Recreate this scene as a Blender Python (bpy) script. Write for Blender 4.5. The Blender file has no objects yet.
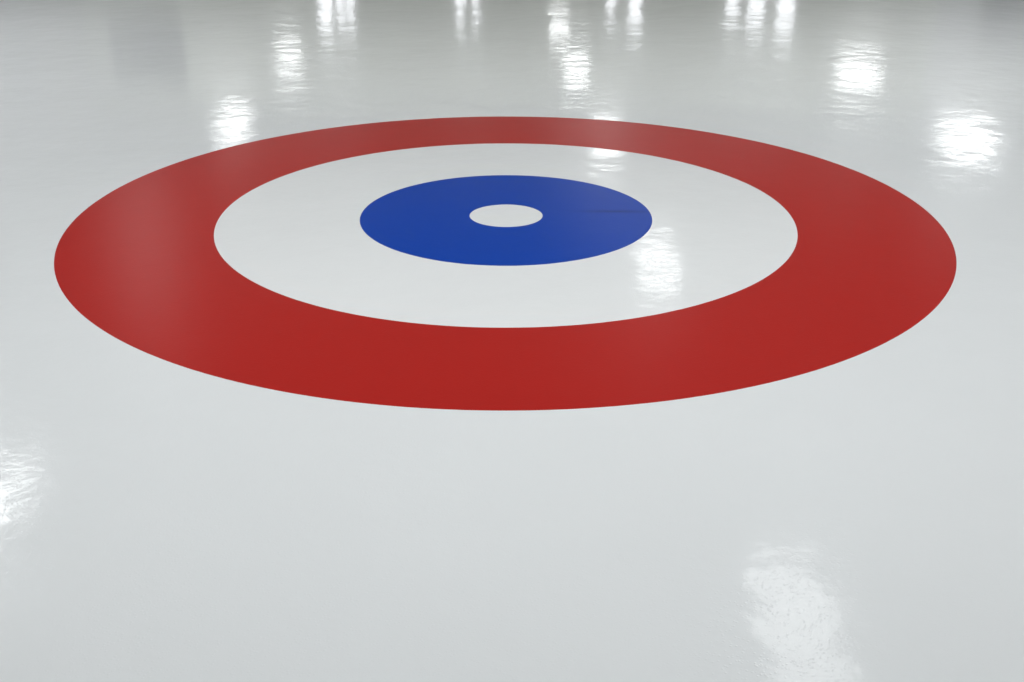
import bpy, bmesh, math
from math import pi, sin, cos, radians

SC = bpy.context.scene
COL = SC.collection
SC.view_settings.view_transform = 'Standard'
SC.view_settings.look = 'None'
SC.view_settings.gamma = 1.0
SC.view_settings.use_curve_mapping = False
SC.view_settings.exposure = 0.12
SC.cycles.use_denoising = True
SC.cycles.denoiser = 'OPENIMAGEDENOISE'
SC.cycles.denoising_input_passes = 'RGB_ALBEDO_NORMAL'
SC.cycles.sample_clamp_indirect = 8.0

# ------------------------------------------------------------------ materials
def new_mat(name):
    m = bpy.data.materials.new(name)
    m.use_nodes = True
    nt = m.node_tree
    return m, nt, nt.nodes['Principled BSDF']

def N(nt, kind, **kw):
    n = nt.nodes.new(kind)
    for k, v in kw.items():
        setattr(n, k, v)
    return n

def math_node(nt, op, a, b=None):
    n = N(nt, 'ShaderNodeMath', operation=op)
    for i, v in enumerate((a, b)):
        if v is None:
            continue
        if isinstance(v, (int, float)):
            n.inputs[i].default_value = v
        else:
            nt.links.new(v, n.inputs[i])
    return n.outputs[0]

def noise(nt, vec, scale, detail=2.0, rough=0.5):
    n = N(nt, 'ShaderNodeTexNoise')
    n.inputs['Scale'].default_value = scale
    n.inputs['Detail'].default_value = detail
    n.inputs['Roughness'].default_value = rough
    nt.links.new(vec, n.inputs['Vector'])
    return n.outputs['Fac']

def bump(nt, height, dist, prev=None):
    b = N(nt, 'ShaderNodeBump')
    b.inputs['Strength'].default_value = 1.0
    b.inputs['Distance'].default_value = dist
    nt.links.new(height, b.inputs['Height'])
    if prev is not None:
        nt.links.new(prev, b.inputs['Normal'])
    return b.outputs['Normal']

ICE_ROUGH = 0.08
PEBBLE = 0.00016

def ice_mat(name, colour, rough, spec=0.5, coat=0.0, stain=None, var=0.02, flood=1.0):
    """Painted ice under a thin clear frozen skin: slow waves in the flood, fine pebble on top."""
    m, nt, p = new_mat(name)
    pos = N(nt, 'ShaderNodeNewGeometry').outputs['Position']
    mix = N(nt, 'ShaderNodeMix', data_type='RGBA')
    f = noise(nt, pos, 1.3, 2.0, 0.5)
    nt.links.new(f, mix.inputs['Factor'])
    mix.inputs['A'].default_value = tuple(c * (1 - var) for c in colour) + (1,)
    mix.inputs['B'].default_value = tuple(min(1, c * (1 + var)) for c in colour) + (1,)
    out = mix.outputs['Result']
    if stain:
        x0, y0, rx, ry, scol, amt = stain
        sep = N(nt, 'ShaderNodeSeparateXYZ')
        nt.links.new(pos, sep.inputs[0])
        u = math_node(nt, 'DIVIDE', math_node(nt, 'SUBTRACT', sep.outputs[0], x0), rx)
        wob = math_node(nt, 'MULTIPLY', math_node(nt, 'SUBTRACT', noise(nt, pos, 9, 2), 0.5), 0.02)
        yy = math_node(nt, 'ADD', sep.outputs[1], wob)
        v = math_node(nt, 'DIVIDE', math_node(nt, 'SUBTRACT', yy, y0), ry)
        r2 = math_node(nt, 'ADD', math_node(nt, 'MULTIPLY', u, u), math_node(nt, 'MULTIPLY', v, v))
        fac = math_node(nt, 'MULTIPLY', math_node(nt, 'EXPONENT', math_node(nt, 'MULTIPLY', r2, -1.0)), amt)
        mx = N(nt, 'ShaderNodeMix', data_type='RGBA')
        nt.links.new(fac, mx.inputs['Factor'])
        nt.links.new(out, mx.inputs['A'])
        mx.inputs['B'].default_value = scol + (1,)
        out = mx.outputs['Result']
    nt.links.new(out, p.inputs['Base Color'])
    rr = N(nt, 'ShaderNodeMapRange', interpolation_type='SMOOTHSTEP')
    nt.links.new(noise(nt, pos, 1.1, 2.0, 0.5), rr.inputs['Value'])
    rr.inputs['From Min'].default_value = 0.2
    rr.inputs['From Max'].default_value = 0.8
    rr.inputs['To Min'].default_value = rough * 0.75
    rr.inputs['To Max'].default_value = rough * 1.4
    if flood:
        nt.links.new(rr.outputs['Result'], p.inputs['Roughness'])
    p.inputs['Roughness'].default_value = rough
    p.inputs['IOR'].default_value = 1.31
    p.inputs['Specular IOR Level'].default_value = spec
    n1 = bump(nt, noise(nt, pos, 2.2, 1.0), 0.0030 * max(flood, 0.25))
    n2 = bump(nt, noise(nt, pos, 8.0, 3.0), 0.0016 * max(flood, 0.25), n1)
    # sprayed pebble: small frozen droplets about a centimetre apart
    vo = N(nt, 'ShaderNodeTexVoronoi', feature='F1')
    vo.inputs['Scale'].default_value = 105.0
    nt.links.new(pos, vo.inputs['Vector'])
    dome = N(nt, 'ShaderNodeMapRange', interpolation_type='SMOOTHSTEP')
    nt.links.new(vo.outputs['Distance'], dome.inputs['Value'])
    dome.inputs['From Min'].default_value = 0.0
    dome.inputs['From Max'].default_value = 0.42
    dome.inputs['To Min'].default_value = 1.0
    dome.inputs['To Max'].default_value = 0.0
    n3 = bump(nt, dome.outputs['Result'], PEBBLE, n2)
    nt.links.new(n3, p.inputs['Normal'])
    if coat:
        p.inputs['Coat Weight'].default_value = coat
        p.inputs['Coat Roughness'].default_value = 0.15
        p.inputs['Coat IOR'].default_value = 1.31
        nt.links.new(n3, p.inputs['Coat Normal'])
    return m

M_ICE = ice_mat('white_ice', (0.790, 0.812, 0.824), ICE_ROUGH)
M_WHITE = ice_mat('white_house_paint', (0.83, 0.846, 0.852), ICE_ROUGH)
M_RED = ice_mat('red_house_paint', (0.425, 0.020, 0.016), 0.28, spec=0.22, var=0.0, flood=0)
M_BLUE = ice_mat('blue_house_paint', (0.004, 0.052, 0.38), 0.28, spec=0.22, var=0.0, flood=0,
                 stain=(0.47, 0.066, 0.13, 0.02, (0.003, 0.030, 0.22), 1.0))

def flat(name, colour, rough=0.6, metallic=0.0, scale=4.0, var=0.06):
    m, nt, p = new_mat(name)
    pos = N(nt, 'ShaderNodeNewGeometry').outputs['Position']
    mix = N(nt, 'ShaderNodeMix', data_type='RGBA')
    nt.links.new(noise(nt, pos, scale, 3.0), mix.inputs['Factor'])
    mix.inputs['A'].default_value = tuple(c * (1 - var) for c in colour) + (1,)
    mix.inputs['B'].default_value = tuple(min(1, c * (1 + var)) for c in colour) + (1,)
    nt.links.new(mix.outputs['Result'], p.inputs['Base Color'])
    p.inputs['Roughness'].default_value = rough
    p.inputs['Metallic'].default_value = metallic
    return m

def glow(name, colour, strength):
    m, nt, p = new_mat(name)
    p.inputs['Base Color'].default_value = colour + (1,)
    p.inputs['Emission Color'].default_value = colour + (1,)
    p.inputs['Emission Strength'].default_value = strength
    m.cycles.emission_sampling = 'FRONT'
    return m

def lit_face(o, glow_mat, axis):
    """Only the face of the slab that looks along axis is lit; the rest keeps its body material."""
    o.data.materials.append(glow_mat)
    for p in o.data.polygons:
        if sum(a * b for a, b in zip(p.normal, axis)) > 0.9:
            p.material_index = 1
    return o

M_WALL = flat('painted_block_wall', (0.77, 0.80, 0.73), 0.8)
M_SIDE = flat('grey_side_wall', (0.28, 0.28, 0.27), 0.8)
M_PALE = flat('pale_pillar_paint', (0.88, 0.90, 0.92), 0.7)
M_CEIL = flat('ceiling_sheeting', (0.13, 0.13, 0.125), 0.85)
M_DARK = flat('dark_panel', (0.03, 0.033, 0.036), 0.6)
M_FRAME = flat('window_frame_paint', (0.12, 0.12, 0.12), 0.5)
M_METAL = flat('white_lamp_metal', (0.75, 0.75, 0.75), 0.4)
M_ROD = flat('grey_rod', (0.35, 0.35, 0.36), 0.4, 0.8)
M_LAMP = glow('lamp_diffuser', (0.98, 0.997, 0.995), 7.5)
M_DIM = glow('dim_lamp_diffuser', (0.98, 0.997, 0.995), 3.7)
M_FILL = glow('added_fill_diffuser', (0.98, 0.997, 0.995), 9.0)  # lit face of the added, unseen fill lights
M_STRIP = glow('added_wash_strip', (1.0, 0.99, 0.95), 9.0)
M_PANE = glow('daylit_pane', (0.95, 0.97, 1.0), 2.6)

# ------------------------------------------------------------------ geometry helpers
def link(name, bm, mat, parent=None, loc=(0, 0, 0), smooth=False):
    bmesh.ops.recalc_face_normals(bm, faces=bm.faces)
    me = bpy.data.meshes.new(name)
    bm.to_mesh(me)
    bm.free()
    me.materials.append(mat)
    if smooth:
        for p in me.polygons:
            p.use_smooth = True
    o = bpy.data.objects.new(name, me)
    COL.objects.link(o)
    o.location = loc
    if parent is not None:
        o.parent = parent
    return o

def box(bm, x0, x1, y0, y1, z0, z1):
    v = [bm.verts.new(c) for c in ((x0, y0, z0), (x1, y0, z0), (x1, y1, z0), (x0, y1, z0),
                                   (x0, y0, z1), (x1, y0, z1), (x1, y1, z1), (x0, y1, z1))]
    for f in ((0, 3, 2, 1), (4, 5, 6, 7), (0, 1, 5, 4), (1, 2, 6, 5), (2, 3, 7, 6), (3, 0, 4, 7)):
        bm.faces.new([v[i] for i in f])

def box_bm(*a):
    bm = bmesh.new()
    box(bm, *a)
    return bm

def tube(bm, x, y, r, z0, z1, n=10):
    a = [bm.verts.new((x + r * cos(2 * pi * k / n), y + r * sin(2 * pi * k / n), z0)) for k in range(n)]
    b = [bm.verts.new((x + r * cos(2 * pi * k / n), y + r * sin(2 * pi * k / n), z1)) for k in range(n)]
    for k in range(n):
        bm.faces.new((a[k], a[(k + 1) % n], b[(k + 1) % n], b[k]))
    bm.faces.new(a[::-1])
    bm.faces.new(b)

SEG = 256
def ring_bm(r0, r1, z0, z1):
    """A flat slab ring (or disc when r0 is 0) with vertical sides."""
    bm = bmesh.new()
    def circ(r, z):
        return [bm.verts.new((r * cos(2 * pi * k / SEG), r * sin(2 * pi * k / SEG), z)) for k in range(SEG)]
    ot, ob = circ(r1, z1), circ(r1, z0)
    if r0 > 0:
        it, ib = circ(r0, z1), circ(r0, z0)
    for k in range(SEG):
        j = (k + 1) % SEG
        bm.faces.new((ob[k], ob[j], ot[j], ot[k]))
        if r0 > 0:
            bm.faces.new((ot[k], ot[j], it[j], it[k]))
            bm.faces.new((ib[k], ib[j], ob[j], ob[k]))
            bm.faces.new((it[k], it[j], ib[j], ib[k]))
    if r0 <= 0:
        bm.faces.new(ot)
        bm.faces.new(ob[::-1])
    return bm

def structure(o):
    o['kind'] = 'structure'
    return o

def thing(o, label, cat, group=None):
    o['label'] = label
    o['category'] = cat
    if group:
        o['group'] = group
    return o

def empty(name, loc):
    o = bpy.data.objects.new(name, None)
    COL.objects.link(o)
    o.location = loc
    o.empty_display_size = 0.2
    return o

# ------------------------------------------------------------------ the hall
XL, XR, YN, YF, ZC = -15.0, 17.0, -13.0, 36.0, 8.4
R_OUT, R_WHITE, R_BLUE, R_BUTTON = 1.829, 1.2215, 0.6235, 0.1565

# ice sheet: a slab with a round opening in which the painted house lies flush
bm = bmesh.new()
T = 0.06
inner_t = [bm.verts.new((R_OUT * cos(2 * pi * k / SEG), R_OUT * sin(2 * pi * k / SEG), 0)) for k in range(SEG)]
sq = []
for k in range(SEG):
    a = 2 * pi * k / SEG
    c, s = cos(a), sin(a)
    q = 3.0 / max(abs(c), abs(s))
    sq.append(bm.verts.new((q * c, q * s, 0)))
for k in range(SEG):
    j = (k + 1) % SEG
    bm.faces.new((inner_t[k], inner_t[j], sq[j], sq[k]))
def quad(x0, x1, y0, y1):
    bm.faces.new([bm.verts.new(c) for c in ((x0, y0, 0), (x1, y0, 0), (x1, y1, 0), (x0, y1, 0))])
quad(XL, XR, 3.0, YF)
quad(XL, XR, YN, -3.0)
quad(XL, -3.0, -3.0, 3.0)
quad(3.0, XR, -3.0, 3.0)
ib = [bm.verts.new((v.co.x, v.co.y, -T)) for v in inner_t]
for k in range(SEG):
    j = (k + 1) % SEG
    bm.faces.new((inner_t[k], ib[k], ib[j], inner_t[j]))
lo = [bm.verts.new(c) for c in ((XL, YN, -T), (XR, YN, -T), (XR, YF, -T), (XL, YF, -T))]
bm.faces.new(lo[::-1])
floor = structure(link('floor', bm, M_ICE))

# painted house
house = thing(empty('curling_house', (0, 0, 0)),
              'red, white and blue painted curling target set flush in the white ice', 'curling target')
for nm, r0, r1, mat, lab in (('outer_ring', R_WHITE, R_OUT, M_RED, 'broad red outer ring'),
                             ('middle_ring', R_BLUE, R_WHITE, M_WHITE, 'white ring between the red and the blue'),
                             ('inner_ring', R_BUTTON, R_BLUE, M_BLUE, 'blue ring with a faint dark scuff'),
                             ('button', 0.0, R_BUTTON, M_WHITE, 'small white centre spot')):
    o = link(nm, ring_bm(r0, r1, -0.03, 0.0), mat, house)
    o['label'] = lab

structure(link('ceiling', box_bm(XL, XR, YN, YF, ZC, ZC + 0.15), M_CEIL))
structure(link('wall_left', box_bm(XL - 0.2, XL, YN, YF, -T, ZC), M_SIDE))
structure(link('wall_right', box_bm(XR, XR + 0.2, YN, YF, -T, ZC), M_SIDE))
structure(link('wall_near', box_bm(XL - 0.2, XR + 0.2, YN - 0.2, YN, -T, ZC), M_WALL))

# far wall, pierced by tall windows (x0, x1, z0, z1, vertical bars, horizontal bars)
WIN = [(-7.00, -6.46, 2.6, 5.15, 0, 2), (-6.38, -5.70, 2.6, 4.95, 1, 4),
       (-2.36, -2.02, 2.6, 4.75, 0, 1), (-1.82, -1.52, 2.6, 4.70, 0, 1),
       (2.66, 3.02, 2.6, 4.65, 0, 2), (3.40, 3.90, 2.6, 5.05, 0, 3),
       (6.64, 7.16, 2.6, 4.65, 0, 2), (7.38, 8.00, 2.6, 4.95, 0, 3), (8.34, 9.00, 2.6, 5.15, 0, 3)]
bm = bmesh.new()
x = XL - 0.2
for (x0, x1, z0, z1, _, _) in WIN:
    box(bm, x, x0, YF, YF + 0.2, -T, ZC)
    box(bm, x0, x1, YF, YF + 0.2, -T, z0)
    box(bm, x0, x1, YF, YF + 0.2, z1, ZC)
    x = x1
box(bm, x, XR + 0.2, YF, YF + 0.2, -T, ZC)
structure(link('wall_far', bm, M_WALL))
for i, (x0, x1, z0, z1, nv, nh) in enumerate(WIN):
    w = structure(empty('window_%d' % (i + 1), ((x0 + x1) / 2, YF + 0.1, z0)))
    hw, h, t = (x1 - x0) / 2, z1 - z0, 0.035
    bm = bmesh.new()
    box(bm, -hw, -hw + t, -.06, .06, 0, h)
    box(bm, hw - t, hw, -.06, .06, 0, h)
    box(bm, -hw + t, hw - t, -.06, .06, 0, t)
    box(bm, -hw + t, hw - t, -.06, .06, h - t, h)
    for k in range(nv):
        c = -hw + (k + 1) * 2 * hw / (nv + 1)
        box(bm, c - .03, c + .03, -.05, .05, t, h - t)
    for k in range(nh):
        c = (k + 1) * h / (nh + 1)
        box(bm, -hw + t, hw - t, -.045, .045, c - .04, c + .04)
    structure(link('window_frame', bm, M_FRAME, w))
    structure(lit_face(link('window_pane', box_bm(-hw + .01, hw - .01, .03, .04, .01, h - .01), M_FRAME, w), M_PANE, (0, -1, 0)))

# pale pillar and dark bay at the right end of the far wall
structure(link('pillar', box_bm(13.6, 14.95, YF - 0.35, YF, 0, ZC), M_PALE))
structure(link('wall_recess', box_bm(15.3, 17.0, YF - 0.12, YF, 2.0, 5.5), M_DARK))

# added fill light brightening the far wall: a glowing strip hidden behind a valance
structure(link('added_trim_1', box_bm(-13.8, 14.9, 33.0, 33.06, 7.4, ZC), M_PALE))
structure(lit_face(link('added_trim_2', box_bm(-13.8, 14.9, 33.3, 33.8, ZC - 0.08, ZC), M_METAL), M_STRIP, (0, 0, -1)))

# ------------------------------------------------------------------ ceiling lights
LAMP_Z = 4.3
def make_lamp(w, l, glass=None):
    r = empty('ceiling_light', (0, 0, 0))
    bm = bmesh.new()
    a = [(-w / 2, -l / 2), (w / 2, -l / 2), (w / 2, l / 2), (-w / 2, l / 2)]
    k = 0.55
    lo = [bm.verts.new((px, py, 0)) for px, py in a]
    li = [bm.verts.new((px * .94, py * .97, 0)) for px, py in a]
    lu = [bm.verts.new((px * .94, py * .97, 0.03)) for px, py in a]
    hi = [bm.verts.new((px * k, py * .9, 0.16)) for px, py in a]
    for q in range(4):
        j = (q + 1) % 4
        bm.faces.new((lo[q], lo[j], hi[j], hi[q]))
        bm.faces.new((li[q], li[j], lo[j], lo[q]))
        bm.faces.new((lu[q], lu[j], li[j], li[q]))
    bm.faces.new(hi)
    bm.faces.new(lu)
    link('housing', bm, M_METAL, r)
    lit_face(link('diffuser', box_bm(-w * .465, w * .465, -l * .48, l * .48, 0.005, 0.02), M_METAL, r), glass or M_LAMP, (0, 0, -1))
    for s in (-1, 1):
        bm = bmesh.new()
        tube(bm, 0, s * l * .33, 0.012, 0.16, ZC - LAMP_Z)
        link('rod', bm, M_ROD, r)
    return r

def copy_tree(o):
    c = o.copy()
    COL.objects.link(c)
    for ch in list(o.children):
        d = ch.copy()
        COL.objects.link(d)
        d.parent = c
    return c

LAMPS = {
    'left': (0.62, 1.8, [(-4.95, 4.4, 'mirrored at the left edge of the ice before the target'),
                    (-5.3, 11.0, 'mirrored as a pink glow on the left red ring'),
                    (-5.95, 19.2, 'mirrored just beyond the upper left of the red ring'),
                    (-6.12, 26.3, 'mirrored far up the ice, left of the middle')]),
    'centre': (0.62, 1.8, [(2.25, 2.85, 'mirrored as a frosty patch low on the right of the ice'),
                      (1.95, 11.2, 'mirrored on the white ring right of the blue circle'),
                      (1.62, 18.2, 'mirrored across the far edge of the red ring'),
                      (1.30, 25.0, 'mirrored beyond the red ring, right of the middle'),
                      (1.02, 32.0, 'mirrored thin and far away, right of the middle')]),
    'right': (1.05, 1.8, [(8.70, 18.2, 'mirrored as a broad patch beyond the right of the red ring'),
                     (8.20, 24.7, 'mirrored high on the ice, second on the right')]),
}
PROTO = {}
for row, (w, l, spots) in LAMPS.items():
    for (lx, ly, where) in spots:
        o = copy_tree(first) if (first := PROTO.get(w)) else PROTO.setdefault(w, make_lamp(w, l))
        o.location = (lx, ly, LAMP_Z)
        if row == 'centre' and ly < 15:          # two lamps set dimmer than the rest to soften their reflections
            for ch in o.children:
                if ch.name.startswith('diffuser'):
                    ch.data = ch.data.copy()
                    ch.data.materials[1] = M_DIM
        thing(o, 'bright white hanging light ' + where, 'ceiling light', 'lights hanging over the ice')

first = None
SIDE_FILL = [(s * (4.3 + 0.42 * y), y) for y in (1.4, 3.0, 4.6) for s in (-1, 1)]  # unseen fill lights, added to brighten the ice without being mirrored
for (lx, ly) in [(-1.3, -1.7), (1.5, -1.7)] + SIDE_FILL:
    o = make_lamp(1.2, 2.4, M_FILL) if first is None else copy_tree(first)
    first = first or o
    o.location = (lx, ly, LAMP_Z)
    thing(o, 'wide white fill light added over the hall, outside the picture', 'ceiling light',
          'added fill lights around the sheet')

# dark board hanging over the left of the ice
b = thing(empty('hanging_board', (-7.75, 20.0, 2.35)),
          'dark grey hanging board mirrored at the upper left of the ice', 'board')
link('panel', box_bm(-0.42, 0.72, -0.06, 0.06, 0.0, 1.2), M_DARK, b)
link('side_panel', box_bm(-0.80, -0.50, -0.06, 0.06, 0.02, 1.26), M_DARK, b)
link('crossbar', box_bm(-0.80, 0.72, -0.03, 0.03, 1.26, 1.31), M_ROD, b)
for s in (-0.7, 0.6):
    bm = bmesh.new()
    tube(bm, s, 0, 0.012, 1.31, ZC - 2.35)
    link('rod', bm, M_ROD, b)

# ------------------------------------------------------------------ world, camera
w = bpy.data.worlds.new('world')
SC.world = w
w.use_nodes = True
w.node_tree.nodes['Background'].inputs[0].default_value = (0.7, 0.8, 1.0, 1)
w.node_tree.nodes['Background'].inputs[1].default_value = 1.0

cd = bpy.data.cameras.new('camera')
cd.sensor_width = 36.0
cd.lens = 1191.4 / 1024 * 36.0
cam = bpy.data.objects.new('camera', cd)
COL.objects.link(cam)
cam.location = (0.08966, -4.8904, 1.5736)
from mathutils import Matrix
yaw, pitch = -0.012963, 0.416283
# look along +Y, pitched down, turned by yaw about the vertical
cam.matrix_world = (Matrix.Translation(cam.location) @ Matrix.Rotation(-yaw, 4, 'Z')
                    @ Matrix.Rotation(pi / 2 - pitch, 4, 'X') @ Matrix.Rotation(0.0016, 4, 'Z'))
SC.camera = cam
